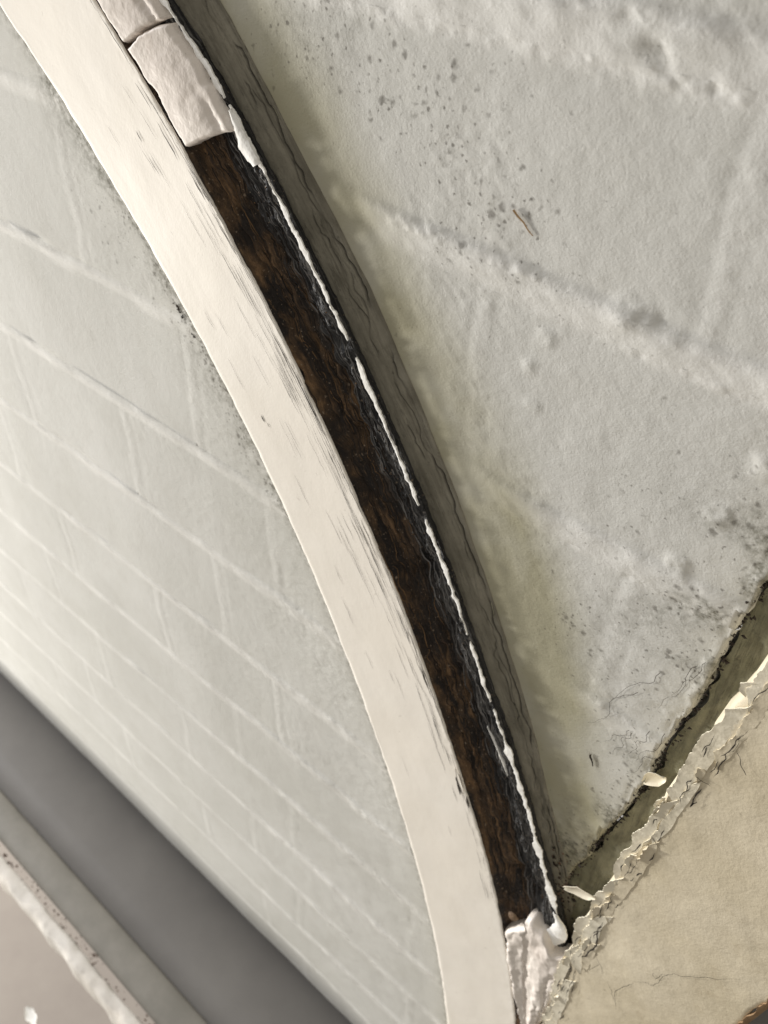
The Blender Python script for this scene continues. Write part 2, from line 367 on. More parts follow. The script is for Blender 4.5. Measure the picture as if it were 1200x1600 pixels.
def wall_patch(name, x0, x1, z0, z1, parent, over=0.0, lab=None):
    xc = .5*(x0+x1); zc = .5*(z0+z1)
    near = xc > -.40 and zc > -.48
    st = .0010 if near else .0028
    if name == 'mortar_joint': st = .0009 if near else .0022
    nx = max(3, int((x1-x0)/st)+1); nz = max(4, int((z1-z0)/st)+1)
    xs = np.linspace(x0, x1, nx); zs = np.linspace(z0, z1, nz)
    if over:                                           # tuck the joint a little under the bricks
        if x1-x0 > z1-z0: zs = np.concatenate([[z0-over], zs, [z1+over]])
        else: xs = np.concatenate([[x0-over], xs, [x1+over]])
    q = .0004
    xp = np.concatenate([[xs[0]-q], xs, [xs[-1]+q]]); zp = np.concatenate([[zs[0]-q], zs, [zs[-1]+q]])
    X, Z = np.meshgrid(xp, zp, indexing='ij'); h = H(X, Z)
    gx = np.gradient(h, xp, axis=0)[1:-1, 1:-1]; gz = np.gradient(h, zp, axis=1)[1:-1, 1:-1]
    X, Z, h = X[1:-1, 1:-1], Z[1:-1, 1:-1], h[1:-1, 1:-1].copy()
    N = np.stack([-gx, -np.ones_like(X), -gz], -1)
    N /= np.linalg.norm(N, axis=-1, keepdims=True)
    if over:
        if x1-x0 > z1-z0: h[:, 0] -= .0005; h[:, -1] -= .0005
        else: h[0] -= .0005; h[-1] -= .0005
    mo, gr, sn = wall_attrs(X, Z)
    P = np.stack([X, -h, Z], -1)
    o = grid_obj(name, P, M['wall'], parent, flip=True, attrs={'mould': mo, 'grime': gr, 'shade_stain': sn, 'joint': np.clip(joint_tint(X, Z), 0, 1)}, normals=N, origin=(xc, 0, zc))
    return o
wall = root('brick_wall', (-.3, 0, -.868), 'white painted brick wall with raised joints, on both sides of the flaking arched board', 'wall')
def worth(x0, x1, z0, z1):                             # keep the bricks the view can reach
    if x1 < -.93+.0 or x0 > .06: return False
    if z0 > .09: return False
    if x0 > sG(z1)+.004: return False
    if x1 < -.62 and z0 > -.30: return False
    if x1 < -.45 and z0 > -.02: return False
    if x0 > -.02-.0 and z1 < -.3: return False
    return True
JW = .0045
for k in range(1, len(BED)-1):
    zt, zb = BED[k]-JW, BED[k+1]+JW
    if k == len(BED)-2: zb = BED[k+1]
    ps = sorted(perps(k))
    for a, b in zip(ps[:-1], ps[1:]):
        x0, x1 = a+JW, b-JW
        x1c = min(x1, .045)
        if worth(x0, x1c, zb, zt): wall_patch('brick', x0, x1c, zb, zt, wall)
    for a in ps:
        if worth(a-JW, a+JW, zb, zt): wall_patch('mortar_joint', a-JW, a+JW, zb, zt, wall, over=.001)
    if k > 1:
        wall_patch('mortar_joint', -.93, .03, BED[k]-JW, BED[k]+JW, wall, over=.001)

# fillets of mortar along the boards
th = np.arange(6, 56, .035); v = np.linspace(0, 1, 64)
TH, VV = np.meshgrid(th, v, indexing='ij')
wd = np.interp(TH, [6, 19, 21.5, 25.8, 29, 33, 37, 45, 60], [4, 9, 10, 13, 15.5, 17.5, 18, 17, 17])+.5*fbm(TH*.9, TH*0, 41, 3)
E = sB(TH)-1.5+VV*(wd+1.5)
hgt = 3.4*(1-VV)**1.3+.45-1.5*sst(.93, 1.0, VV)
ck = np.abs(VV-.80-.06*fbm(TH*2.2, TH*0, 42, 3)); hgt -= 1.0*np.exp(-(ck/.022)**2)*sst(-.5, .1, fbm(TH*.8, TH*0, 43, 2)+.2)
ck2 = np.abs(VV-.55-.10*fbm(TH*2.0, TH*0, 47, 3)); hgt -= .6*np.exp(-(ck2/.02)**2)*sst(-.1, .3, fbm(TH*1.1, TH*0, 48, 2))
ck3 = np.abs(VV-.68-.09*fbm(TH*1.6, TH*0, 49, 3)); hgt -= .4*np.exp(-(ck3/.02)**2)
hgt += .18*fbm(TH*.9, VV*5, 44, 3)+.07*fbm(TH*9, VV*22, 45, 2)
P = pol(TH, E, 0); Hw = H(P[..., 0], P[..., 2]); P[..., 1] = -np.maximum(hgt/1000, -.001)-np.where(VV > .9, Hw, Hw*.5)
o = grid_obj('mortar_fillet', P, M['fillet'], wall, flip=True, uv=np.stack([TH*.0177, E/1000], -1), attrs={'split': np.clip(np.exp(-(ck/.022)**2)*sst(-.6, .0, fbm(TH*.8, TH*0, 43, 2)+.2)+.8*np.exp(-(ck2/.016)**2)*sst(-.1, .3, fbm(TH*1.1, TH*0, 48, 2))+.7*np.exp(-(ck3/.014)**2)*sst(-.2, .2, fbm(TH*1.3, TH*0, 46, 2)), 0, 1)})
tag(o, 'dirty cracked grey mortar fillet running along the outer side of the arched board')
zz = np.arange(-.62, .03, .0009); v = np.linspace(0, 1, 18)
ZZ, VV = np.meshgrid(zz, v, indexing='ij')
x0 = sG(ZZ)+.0012+.0013*fbm(ZZ*75, ZZ*0, 55, 3); x1 = sP(ZZ)+.010
X = x0+(x1-x0)*VV
dep = 3.6-1.0*VV+.8*fbm(ZZ*60, VV*2, 53, 3)+.3*fbm(ZZ*260, VV*8, 54, 2)
P = np.stack([X, dep/1000, ZZ], -1)
o = grid_obj('mortar_fillet', P, M['green'], wall, flip=True, uv=np.stack([ZZ, X], -1))
tag(o, 'greenish dirty mortar strip in the groove beside the yellowed board')

DEBRIS = True
# small dark things stuck on the wall: cobweb threads and a splinter
def threads(name, lines, mat, parent, r):
    V = []; Fc = []
    for L in lines:
        L = np.asarray(L, float); n = len(L); b = len(V)
        for i, pt in enumerate(L):
            t = L[min(i+1, n-1)]-L[max(i-1, 0)]; t /= np.linalg.norm(t)+1e-9
            s = np.cross(t, [0, 1, 0]); s /= np.linalg.norm(s)+1e-9; up = np.array([0, -1, 0])
            rr = r*(1-.7*i/n)
            V += [pt+s*rr, pt+up*rr*1.4, pt-s*rr]
        for i in range(n-1):
            for j in range(2): a = b+i*3+j; Fc.append((a, a+1, a+4, a+3))
    o = mesh_obj(name, np.array(V), Fc, mat, parent); return o
def on_wall(pts, lift=.0004):
    pts = np.asarray(pts, float); return np.stack([pts[:, 0], -H(pts[:, 0], pts[:, 1])-lift, pts[:, 1]], -1)
def wander(a, b, n, amp, seed):
    t = np.linspace(0, 1, n)[:, None]; L = np.array(a)*(1-t)+np.array(b)*t
    d_ = np.array(b)-np.array(a); nn = np.array([-d_[1], d_[0]])
    return L+nn*amp*vn(t*5, t*0, seed)*np.sin(np.pi*t)**.5
L3 = []
for i in range(9):
    a = (-.0378+random.uniform(-.014, .006), -.185+random.uniform(-.05, .02)); ln = random.uniform(.012, .035); sl = random.uniform(.15, .5)
    L3.append(on_wall(wander(a, (a[0]-ln*sl, a[1]-ln), 12, .10, 300+i)))
tag(threads('cobweb_thread', L3, M['dark'], wall, .00010), kind='stuff')
threads('splinter', [on_wall(wander((-.0600, -.2570), (-.0575, -.2635), 5, .1, 4))], M['dark'], wall, .0005)
threads('straw', [on_wall(wander((-.1290, -.0500), (-.1215, -.0555), 5, .05, 5))], M['straw'], wall, .0004)
# a leaf-like chip of paint fallen into the groove
def chip(name, cx, cz, y, size, ang, mat, parent, seed, aspect=.45, curl=.25, lab=None):
    n, m = 9, 6; u = np.linspace(-1, 1, n); v = np.linspace(-1, 1, m); U, V_ = np.meshgrid(u, v, indexing='ij')
    wv = aspect*(1-.75*np.abs(U)**1.6)*(1+.35*vn(U*2.3, V_*0+np.sign(V_), seed))
    px = U*size; pz = V_*wv*size; py = y-size*curl*(V_**2*.6+U*U*.4)*(1+.3*vn(U*2, V_*2, seed+1))
    ca, sa = math.cos(ang), math.sin(ang)
    P = np.stack([cx+px*ca-pz*sa, py, cz+px*sa+pz*ca], -1)
    return slab_obj(name, P, np.array([0, .00035, 0]), mat, parent, flip=False)

# ------------------------------------------------------------------ the arched board
arch = root('arched_board', (-.05, 0, -.60), 'cream painted arched wooden board with a rotten groove and broken filler along its outer edge', 'wooden arch')
S0 = RR*math.pi/180
th = np.arange(2, 60, .04)
jag = .10*fbm(th*4.1+vn(th*2,th*0,99), th*0, 101, 5)+.5*np.minimum(0, fbm(th*.9, th*0, 102, 3)+.1)
prof = np.concatenate([[0, .25, .5, .72, .88], np.linspace(1, 1, 1)])
rows = []
eL, eF = sL(th)+.3*fbm(th*2.5, th*0, 103, 2), sF(th)+jag
bev = 3.2
NF = 46
cols_e = [eL+.0, eL+.0, eL+bev*.06, eL+bev*.18, eL+bev*.42, eL+bev*.75]
cols_y = [th*0+.002, th*0-(D-.0032), th*0-(D-.0020), th*0-(D-.0011), th*0-(D-.00035), th*0-(D-.00006)]
for f in np.linspace(0, 1, NF):
    cols_e.append((eL+bev)*(1-f)+(eF-.25)*f); cols_y.append(th*0-D)
cols_e += [eF-.05, eF, eF]; cols_y += [th*0-(D-.00008), th*0-(D-.0004), th*0-(D-.0009)]
Ee = np.stack(cols_e, 1); Yy = np.stack(cols_y, 1); TT = np.repeat(th[:, None], Ee.shape[1], 1)
fm = np.zeros_like(Ee); fm[:, 6:-2] = 1
relF = (Ee-eF[:, None])
Yy = Yy-fm*(.00018*fbm(TT*.5, Ee*.04, 104, 2)+.00002*fbm(TT*4, Ee*.5, 105, 2)+.00015*np.exp(relF/2.5)*fbm(TT*6, Ee*.9, 106, 2))
crk = np.exp(relF/20)*sst(18, 24, TT)
o = grid_obj('face_board', pol(TT, Ee, Yy), M['cream'], arch, flip=True, uv=np.stack([TT*S0, Ee/1000], -1), attrs={'crack': np.clip(crk-.1, 0, 1)})
# splits in the paint along the grain
def sliver(th0, e0, length, wid, slope, seed, y=None, lift=.00025):
    n = max(5, int(length/1.6)); t = np.linspace(-.5, .5, n)
    s = t*length
    e = e0+s*slope+.30*vn(s*.30, s*0, seed)+.10*vn(s*1.3, s*0, seed+1)
    a = th0+s/1000/S0
    wv = wid*np.clip(1-np.abs(2*t)**2.2, 0, 1)*(.85+.35*vn(s*.25, s*0, seed+2))+.02
    yy = (-(D+lift) if y is None else y)
    return pol(a, e-wv/2, yy), pol(a, e+wv/2, yy)
def sliver_mesh(name, sl, mat, parent):
    V = []; Fc = []
    for A, B in sl:
        b = len(V); n = len(A)
        for p, q in zip(A, B): V += [p, q]
        for i in range(n-1): Fc.append((b+2*i, b+2*i+1, b+2*i+3, b+2*i+2))
    return tag(mesh_obj(name, np.array(V), Fc, mat, parent, smooth=False), kind='stuff')
sl = []
for i in range(260):
    t0 = random.uniform(18.5, 46)
    dens = math.exp(-((t0-32.5)/7.5)**2)
    if random.random() > .22+.78*dens: continue
    dist = random.expovariate(1/(4.0+6*dens)) if random.random() < .9 else random.uniform(4, 42)
    if dist > 46: continue
    e0 = float(sF(t0))-.5-dist
    near = math.exp(-dist/8)
    ln = random.uniform(8, 20)+near*random.uniform(14, 60)*dens
    wd = random.uniform(.11, .17)+near*random.uniform(.02, .17)
    dF = float(sF(t0+.8)-sF(t0-.8))/(1.6*S0*1000)
    sl.append(sliver(t0, e0, ln, wd, dF*(.4+.6*near)+random.uniform(-.03, .012), 1000+i*3))
for (t0, e0, ln, wd) in [(41.6, -31, 16, .6), (42.6, -30.2, 12, .5), (42.2, -46, 5, .7), (41.5, -47, 9, .3), (35.2, -64.9, 4, .9), (35.0, -63.6, 2.4, .5), (40.5, -28.5, 14, .45), (36.4, -30, 22, .5), (35.2, -29.0, 30, .5), (33.6, -31.5, 26, .45), (31.6, -31.0, 22, .45), (29.0, -32.5, 20, .5), (27.4, -32.6, 14, .7), (24.6, -36.5, 14, .5), (25.5, -37.5, 16, .35)]:
    sl.append(sliver(t0, e0, ln, wd, .01, int(5000+t0*10+ln)))
# the torn notch low on the edge
sl.append(sliver(23.55, -35.4, 17, 3.2, .22, 77)); sl.append(sliver(22.9, -33.2, 9, 1.8, .1, 78))
sliver_mesh('paint_crack', sl, M['dark'], arch)
o = chip('paint_flake', *[float(c) for c in pol(23.75, -33.2, 0)[[0, 2]]], -D-.0010, .0085, math.radians(113), M['cream'], arch, 9, aspect=.10, curl=.02)

# rotten groove: a torn, sunken bed between the board's edge and its outer lip, then the side down to the wall
th = np.arange(9, 58, .034); t = np.linspace(0, 1, 58)
TH, TT = np.meshgrid(th, t, indexing='ij'); S = TH*S0*1000
e0 = sF(TH)-.9; e1 = sW(TH); EE = e0+(e1-e0)*TT
base = D*(1-TT)+HH*TT
dep = 5.4*sst(.02, .085, TT)*(1-.70*sst(.52, .92, TT))
dep += .65*fbm(S/38, EE*.85, 201, 3)+1.15*fbm(S/6, EE/3.4, 202, 4)+.5*np.maximum(0, fbm(S/2.2, EE/1.5, 207, 3))
gr_ = np.abs(fbm(S/30, EE*1.3+.04*S, 203, 2)); dep += .9*(gr_-.4)*sst(0, .2, TT)
for (a, e_, sa, se, am) in [(30.7, -14, 5.5, 7, 3.0), (32.6, -9, 9, 5, 2.0), (35.5, -13, 16, 6, 1.5), (20.1, -20, 8, 7, 2.4), (38.6, -16, 8, 6, 1.0), (34.2, -17, 5, 4, 1.8), (36.9, -10, 6, 3, 1.6), (29.2, -10, 5, 4, 2.0), (27.6, -14, 7, 4, 1.6), (25.4, -20, 6, 4, 1.6), (19.6, -10, 5, 6, 2.2), (23.8, -12, 9, 4, 1.2)]:
    dep += am*np.exp(-((TH-a)*S0*1000/sa)**2-((EE-e_)/se)**2)*(1+.5*fbm(S/2.5, EE/2.5, 204, 2))
dep = np.maximum(dep, .55+.9*sst(.02, .08, TT)*sst(.85, .6, TT)-.5*sst(.6, .85, TT))
y = -np.clip(base-dep/1000, .0006, .02)
Pg = pol(TH, EE, y)
ts = np.linspace(0, 1, 16); _, TS = np.meshgrid(th, ts, indexing='ij'); THs = np.repeat(th[:, None], 16, 1)
Es = sW(THs)+(sB(THs)-sW(THs))*TS+.35*fbm(THs*3, TS*2, 211, 3)*np.sin(np.pi*np.clip(TS, 0, 1))+.5*fbm(THs*9, TS*5, 212, 2)*TS*(1-TS)*2
Ys = -(HH-.002)*(1-TS)
Ps = pol(THs, Es+.6*np.sin(np.pi*TS), Ys)
ac = np.concatenate([TT, 1+0*TS], 1)
Pall = np.concatenate([Pg, Ps], 1); TA = np.repeat(th[:, None], Pall.shape[1], 1)
EA = np.concatenate([EE, Es+20*TS], 1)
gp = np.concatenate([.55*sst(.55, .9, TT), .25+.75*sst(.45, .9, TS)], 1)
o = grid_obj('rotten_groove', Pall, M['rot'], arch, flip=True, uv=np.stack([TA*S0, EA/1000], -1), attrs={'across': ac, 'greypaint': gp})
tag(o, 'dark rotten strip of bare wood, brown towards the face and sooty black outside')

def crumbs(name, pts, sizes, mat, parent, flat=.6):
    V = []; Fc = []
    oct_ = np.array([(1, 0, 0), (-1, 0, 0), (0, 1, 0), (0, -1, 0), (0, 0, 1), (0, 0, -1)], float)
    tri = [(0, 2, 4), (2, 1, 4), (1, 3, 4), (3, 0, 4), (2, 0, 5), (1, 2, 5), (3, 1, 5), (0, 3, 5)]
    for pt, sz in zip(pts, sizes):
        q = oct_*(sz*rng.uniform(.45, 1.2, (6, 1)))+rng.normal(0, sz*.18, (6, 3))
        ang = rng.uniform(0, 6.3); c_, s_ = math.cos(ang), math.sin(ang)
        q = q@np.array([[c_, 0, s_], [0, flat, 0], [-s_, 0, c_]]); b = len(V); V += list(q+pt); Fc += [tuple(b+i for i in f) for f in tri]
    return tag(mesh_obj(name, np.array(V), Fc, mat, parent, smooth=False), kind='stuff')
sel = []
for _ in range(4200):
    i = rng.integers(0, Pg.shape[0]); j = int(rng.beta(2, 2)*Pg.shape[1]*.96)
    if 16 < TH[i, j] < 41 and fbm(S[i, j]/14, EE[i, j]/7, 231, 3) > rng.uniform(-.5, .7): sel.append(Pg[i, j])
sel = np.array(sel); h1 = len(sel)*2//5
crumbs('rot_crumbs', sel[:h1], rng.uniform(.0002, .0007, h1)*rng.uniform(.6, 1.3, h1), M['crumb_dark'], arch)
crumbs('rot_crumbs', sel[h1:int(h1*1.9)], rng.uniform(.00012, .00045, int(h1*1.9)-h1), M['crumb'], arch)
crumbs('rot_crumbs', sel[int(h1*1.9):], rng.uniform(.0001, .00028, len(sel)-int(h1*1.9)), M['crumb_pale'], arch)
# raised fibres of the decayed wood
def fibres(N, tlo, thi, wlo, whi, mat, seed):
    V = []; Fc = []; r_ = random.Random(seed)
    for _ in range(N):
        i = r_.randint(0, Pg.shape[0]-150); j = int((tlo+(thi-tlo)*r_.random())*Pg.shape[1]); n = r_.randint(10, 45); st = 3
        if not (17 < TH[i, j] < 41): continue
        wv = r_.uniform(wlo, whi)*1e-3; k0 = len(V); dj = r_.uniform(-.03, .03)
        for q in range(n):
            f = q/(n-1); pt = Pg[min(i+q*st, Pg.shape[0]-1), int(np.clip(j+dj*q+.25*math.sin(q*.23+seed+i), 0, Pg.shape[1]-1))]
            a_ = math.radians(TH[min(i+q*st, Pg.shape[0]-1), j]); er = np.array([math.cos(a_), 0, math.sin(a_)])
            ww = wv*max(.1, min(1, 4*f, 4*(1-f))); top_ = pt+np.array([0, -1, 0])*(.00015+ww*.8)
            V += [pt-er*ww, top_, pt+er*ww]
        for q in range(n-1):
            for c in (0, 1): a = k0+q*3+c; Fc.append((a, a+1, a+4, a+3))
    return tag(mesh_obj('wood_fibres', np.array(V), Fc, mat, arch, smooth=False), kind='stuff')
fibres(75, .04, .55, .06, .2, M['fibre'], 5); fibres(150, .05, .7, .08, .35, M['crumb_dark'], 6); fibres(230, .5, .98, .08, .38, M['fibre_grey'], 7)
# white paint left standing on the outer lip, in broken lengths
def lip(a0, a1, wmul, seed, w0=1.5, sl0=0.0):
    th = np.arange(a0, a1, .03); n = len(th); f = (th-a0)/(a1-a0)
    env = np.clip(np.minimum(f, 1-f)*9, .06, 1)**.7
    wv = wmul*env*(1.3*w0*(.85+.55*fbm(th*1.7, th*0, seed, 2))+.25*fbm(th*11, th*0, seed+3, 2))
    wv = np.clip(wv, .12, None)
    mid = sW(th)+.15*fbm(th*5, th*0, seed+5, 2)
    P = []
    for q in (-.5, -.17, .17, .5):
        P.append(pol(th, mid+.1+q*wv+(.55*fbm(th*7, th*0+q*3, seed+9, 5)+.3*np.round(fbm(th*3, th*0+q*7, seed+10, 2)*2)/2)*abs(q)*2, -(HH+.0003+.00012*(1-abs(q)*2))-.0002*fbm(th*4, th*0, seed+8, 2)))
    return slab_obj('paint_flake', np.stack(P, 1), np.array([0, .0006, 0]), M['white'], arch, flip=True, uv=np.stack([np.repeat(th[:, None], 4, 1)*S0, np.zeros((n, 4))], -1))
for i, (a0, a1, wm, w0) in enumerate([(42.9, 47, 1, 2.3), (41.35, 42.95, 1, 1.5), (39.55, 41.2, 1.0, 1.8), (36.9, 39.6, 1, 1.3), (36.22, 37.0, 1, 1.0), (34.1, 35.85, 1, 2.0), (32.35, 34.2, 1, 1.4), (29.55, 32.0, 1, 1.3), (28.9, 29.7, 1, .9), (26.9, 28.7, 1, 1.2), (25.6, 26.7, 1, .8), (23.4, 25.6, 1.1, 1.9), (21.5, 23.5, 1, 2.4), (19.3, 21.6, 1, 2.6)]):
    lip(a0, a1, wm, 400+i*23, w0)
# a wide torn tongue of white paint under the second filler block, and the curl at the foot
def patch(pts_th_e, y, seed, mat, name='paint_flake'):
    A, B = [np.asarray(q, float) for q in pts_th_e]; n = 26
    def rs(Q): f = np.linspace(0, 1, len(Q)); g = np.linspace(0, 1, n); return np.stack([np.interp(g, f, Q[:, 0]), np.interp(g, f, Q[:, 1])], 1)
    A, B = rs(A), rs(B); P = []
    for q in np.linspace(0, 1, 6):
        Q = A*(1-q)+B*q; k = np.arange(n)
        P.append(pol(Q[:, 0]+.015*vn(k*.9, k*0+q*3, seed), Q[:, 1]+(.35*vn(k*.8, k*0, seed+2) if q in (0., 1.) else 0), y-.0006*math.sin(math.pi*q)-.0003*vn(k*.3, k*0+q, seed+1)))
    return slab_obj(name, np.stack(P, 1), np.array([0, .0008, 0]), mat, arch, flip=False)
patch(([(41.1, 3.6), (40.8, 1.8), (40.5, -1.0), (40.2, -.5), (40.02, 1.2)], [(41.1, 5.4), (40.8, 5.4), (40.5, 5.3), (40.2, 5.4), (40.0, 4.6)]), -HH-.0008, 900, M['white'])
patch(([(19.35, 1.2), (19.0, 2.0), (18.6, -1.5), (18.2, -6.0), (17.9, -5.0)], [(19.35, 3.6), (19.0, 6.6), (18.6, 7.6), (18.2, 5.5), (17.7, -1.0)]), -HH-.0012, 905, M['white'])
patch(([(25.9, -9.4), (25.2, -8.2), (24.7, -7.4), (24.3, -6.6)], [(25.9, -8.9), (25.2, -6.9), (24.7, -5.9), (24.3, -6.2)]), -.0062, 911, M['white'])

# blocks of old filler still in the groove
def block(thA, thB, seed, gapf, slant=.45):
    """thA upper end, thB lower end (deg at the left edge)"""
    n = int((thA-thB)*S0*1000/.7); m = 46
    u = np.linspace(0, 1, n); v = np.linspace(0, 1, m); U, V_ = np.meshgrid(u, v, indexing='ij')
    wob = .05*fbm(V_*3, U*0+3, seed, 3)
    a = (thB+(thA-thB)*U)-slant*V_+(wob+.10*np.sin(V_*3.1))*np.where(U > .5, sst(.5, 1, U)*.9, sst(.5, 0, U)*.35)
    eL_ = sF(a)+.35+gapf(a)+.3*fbm(a*7, a*0, seed+2, 2); eR = sW(a)-2.0+.7*fbm(a*3.2, a*0, seed+1, 3)
    e = eL_+(eR-eL_)*V_
    du = np.minimum(U, 1-U)*(thA-thB)*S0*1000; dv = np.minimum(V_*(eR-eL_), (1-V_)*(eR-eL_))
    edge = lambda q, r: (1-np.clip(q/r, 0, 1))**2.2
    hgt = D*1000-.1-(D-HH)*1000*.55*V_**1.4+.5*np.sin(np.pi*V_)
    hgt -= 1.5*edge(du, 1.0)+1.3*edge(V_*(eR-eL_), 1.8)+1.9*edge((1-V_)*(eR-eL_), 2.6)
    hgt += .22*fbm(a*1.6, e/11, seed+5, 2)+.05*fbm(a*14, e/2.2, seed+6, 2)
    hgt -= .55*np.exp(-((V_-.80)/.06)**2)*sst(.55, .15, U)*(1+.4*fbm(a*9, e*0, seed+8, 2))     # trowel dent near the outer side
    P = pol(a, e, -hgt/1000)
    # skirts
    def row(Q): Q = Q.copy(); Q[:, 1] = -.0025; return Q
    P = np.concatenate([row(P[0])[None], P, row(P[-1])[None]], 0)
    P = np.concatenate([row(P[:, 0])[:, None], P, row(P[:, -1])[:, None]], 1)
    return grid_obj('filler_block', P, M['putty'], arch, flip=True)
o = block(43.50, 41.22, 520, lambda a: 1.5*np.exp(-((a-42.35)/.30)**2)+.4*np.exp(-((a-43.2)/.3)**2)+.3)
tag(o, 'loose pinkish filler block above the exposed rotten wood')
o = block(48.5, 43.60, 560, lambda a: .25+0*a)
tag(o, 'upper pinkish filler block, cut off by a crack')
# crumbled filler at the foot, where the two boards meet
top = np.array([(-.0709, -.4272), (-.0665, -.415), (-.0607, -.4051), (-.0618, -.3970), (-.0595, -.3945), (-.0563, -.3955), (-.0503, -.3975), (-.0437, -.4085), (-.038, -.4040), (-.0345, -.3990), (-.0325, -.4032)])
lef = np.array([(-.0709, -.4272), (-.065, -.4539), (-.0561, -.4844), (-.0456, -.5149), (-.040, -.545)])
rig = np.array([(-.0325, -.4032), (-.0330, -.4446), (-.0363, -.4851), (-.0375, -.515), (-.038, -.545)])
def rs(Q, g): f = np.linspace(0, 1, len(Q)); return np.stack([np.interp(g, f, Q[:, 0]), np.interp(g, f, Q[:, 1])], -1)
n, m = 90, 60; u = np.linspace(0, 1, n); v = np.linspace(0, 1, m); U, V_ = np.meshgrid(u, v, indexing='ij')
Lr, Rr = rs(lef, u), rs(rig, u); To = rs(top, v); Bo = rs(np.array([(-.040, -.545), (-.038, -.545)]), v)
Q = (1-V_)[..., None]*Lr[:, None]+V_[..., None]*Rr[:, None]+(1-U)[..., None]*To[None]+U[..., None]*Bo[None]
Q -= ((1-U)*(1-V_))[..., None]*To[0]+((1-U)*V_)[..., None]*To[-1]+(U*(1-V_))[..., None]*Bo[0]+(U*V_)[..., None]*Bo[-1]
wx = .0008*fbm(Q[..., 0]*300, Q[..., 1]*300, 611, 2)
hg = 12.6+.9*np.exp(-((V_-.66)/.07)**2)+.7*np.exp(-((V_-.04)/.05)**2)-1.8*np.exp(-((V_-.36)/.20)**2-((U-.42)/.35)**2)
hg -= 1.2*sst(.72, 1.0, V_)+2.5*(1-np.clip(np.minimum(U*90, np.minimum(V_, 1-V_)*40)/1.8, 0, 1))**2
hg += .5*fbm(Q[..., 0]*160, Q[..., 1]*90, 612, 3)+.18*fbm(Q[..., 0]*600, Q[..., 1]*330, 613, 2)
hg -= 1.6*np.exp(-((V_-.80-.06*fbm(U*4, U*0, 614, 2))/.018)**2)*sst(.1, .3, U)+1.1*np.exp(-((V_-.90-.03*fbm(U*5, U*0, 615, 2))/.015)**2)*sst(.25, .45, U)
P = np.stack([Q[..., 0]+wx, -hg/1000, Q[..., 1]], -1)
def row(Qq, yv=-.003): Qq = Qq.copy(); Qq[:, 1] = yv; return Qq
P = np.concatenate([row(P[0])[None], P, row(P[-1])[None]], 0); P = np.concatenate([row(P[:, 0])[:, None], P, row(P[:, -1])[:, None]], 1)
tag(grid_obj('filler_lump', P, M['putty'], arch, flip=True), 'crumbled filler wedged where the two boards meet')
# rusty nail head above it
n, m = 9, 16; rr = np.linspace(0, 1, n); aa = np.linspace(0, 2*math.pi, m); A_, R_ = np.meshgrid(aa, rr, indexing='ij')
P = np.stack([-.0690+.0030*R_*np.cos(A_)*(1+.1*np.sin(3*A_)), -.0098-.0016*np.sqrt(np.clip(1-R_**2, 0, 1)), -.4080+.0036*R_*np.sin(A_)], -1)
grid_obj('nail_head', P, M['rust'], arch, flip=True)

q = []
while len(q) < 230:
    x_, z_ = rng.normal(-.056, .0075), rng.normal(-.366, .018)
    if -.085 < x_ < -.038 and -.42 < z_ < -.32: q.append((x_, -.0008-max(0, .003*(1-abs(x_-sG(z_))/.02)), z_))
q = np.array(q)
crumbs('corner_debris', q[:150], rng.uniform(.0003, .0013, 150), M['crumb_dark'], wall); crumbs('corner_debris', q[150:], rng.uniform(.0003, .0012, 80), M['debris'], wall)
q = []
for z_ in rng.uniform(-.36, -.12, 420):
    q.append((sG(z_)+rng.normal(-.0003, .0013), .0016+rng.normal(0, .0008), z_))
tt_ = rng.uniform(37.9, 39.0, 40); crumbs('corner_debris', np.array([[*pol(a_, -103.5-abs(rng.normal(0, 1.3)), 0)[[0]], -.0008, pol(a_, -103.5, 0)[2]] for a_ in tt_]), rng.uniform(.0003, .0010, 40), M['crumb_dark'], wall)
crumbs('groove_dirt', np.array(q), rng.uniform(.0003, .0011, len(q)), M['crumb_dark'], wall)
# ------------------------------------------------------------------ the second board, on the right
board = root('side_board', (0, 0, -.60), 'yellowed cream side board with curled, flaking paint along its left edge', 'wooden board')
D2 = .0123
zz = np.arange(-.75, .06, .0011); fr = np.concatenate([[0, 0, .004, .012, .025], np.linspace(.045, .955, 56), [.975, .99, 1, 1]])
ZZ, FR = np.meshgrid(zz, fr, indexing='ij')
xl = sP(ZZ)+.0016+.0008*fbm(ZZ*90, ZZ*0, 701, 3); XX = xl+.0715*FR+(.0010*fbm(ZZ*70, ZZ*0, 702, 3))*sst(.9, 1, FR)
y = -D2-.0003*fbm(XX*28, ZZ*28, 703, 3)-.0001*fbm(XX*150, ZZ*150, 704, 2)
fi = np.arange(len(fr)); 
y[:, 0] = .004; y[:, 1] = -D2+.0028; y[:, 2] = -D2+.0014; y[:, 3] = -D2+.0006; y[:, 4] = -D2+.0002
y[:, -1] = .004; y[:, -2] = -D2+.0030; y[:, -3] = -D2+.0010
# the paint film's broken step beside the bare edge
grid_obj('painted_face', np.stack([XX, y, ZZ], -1), M['tan'], board, flip=True)

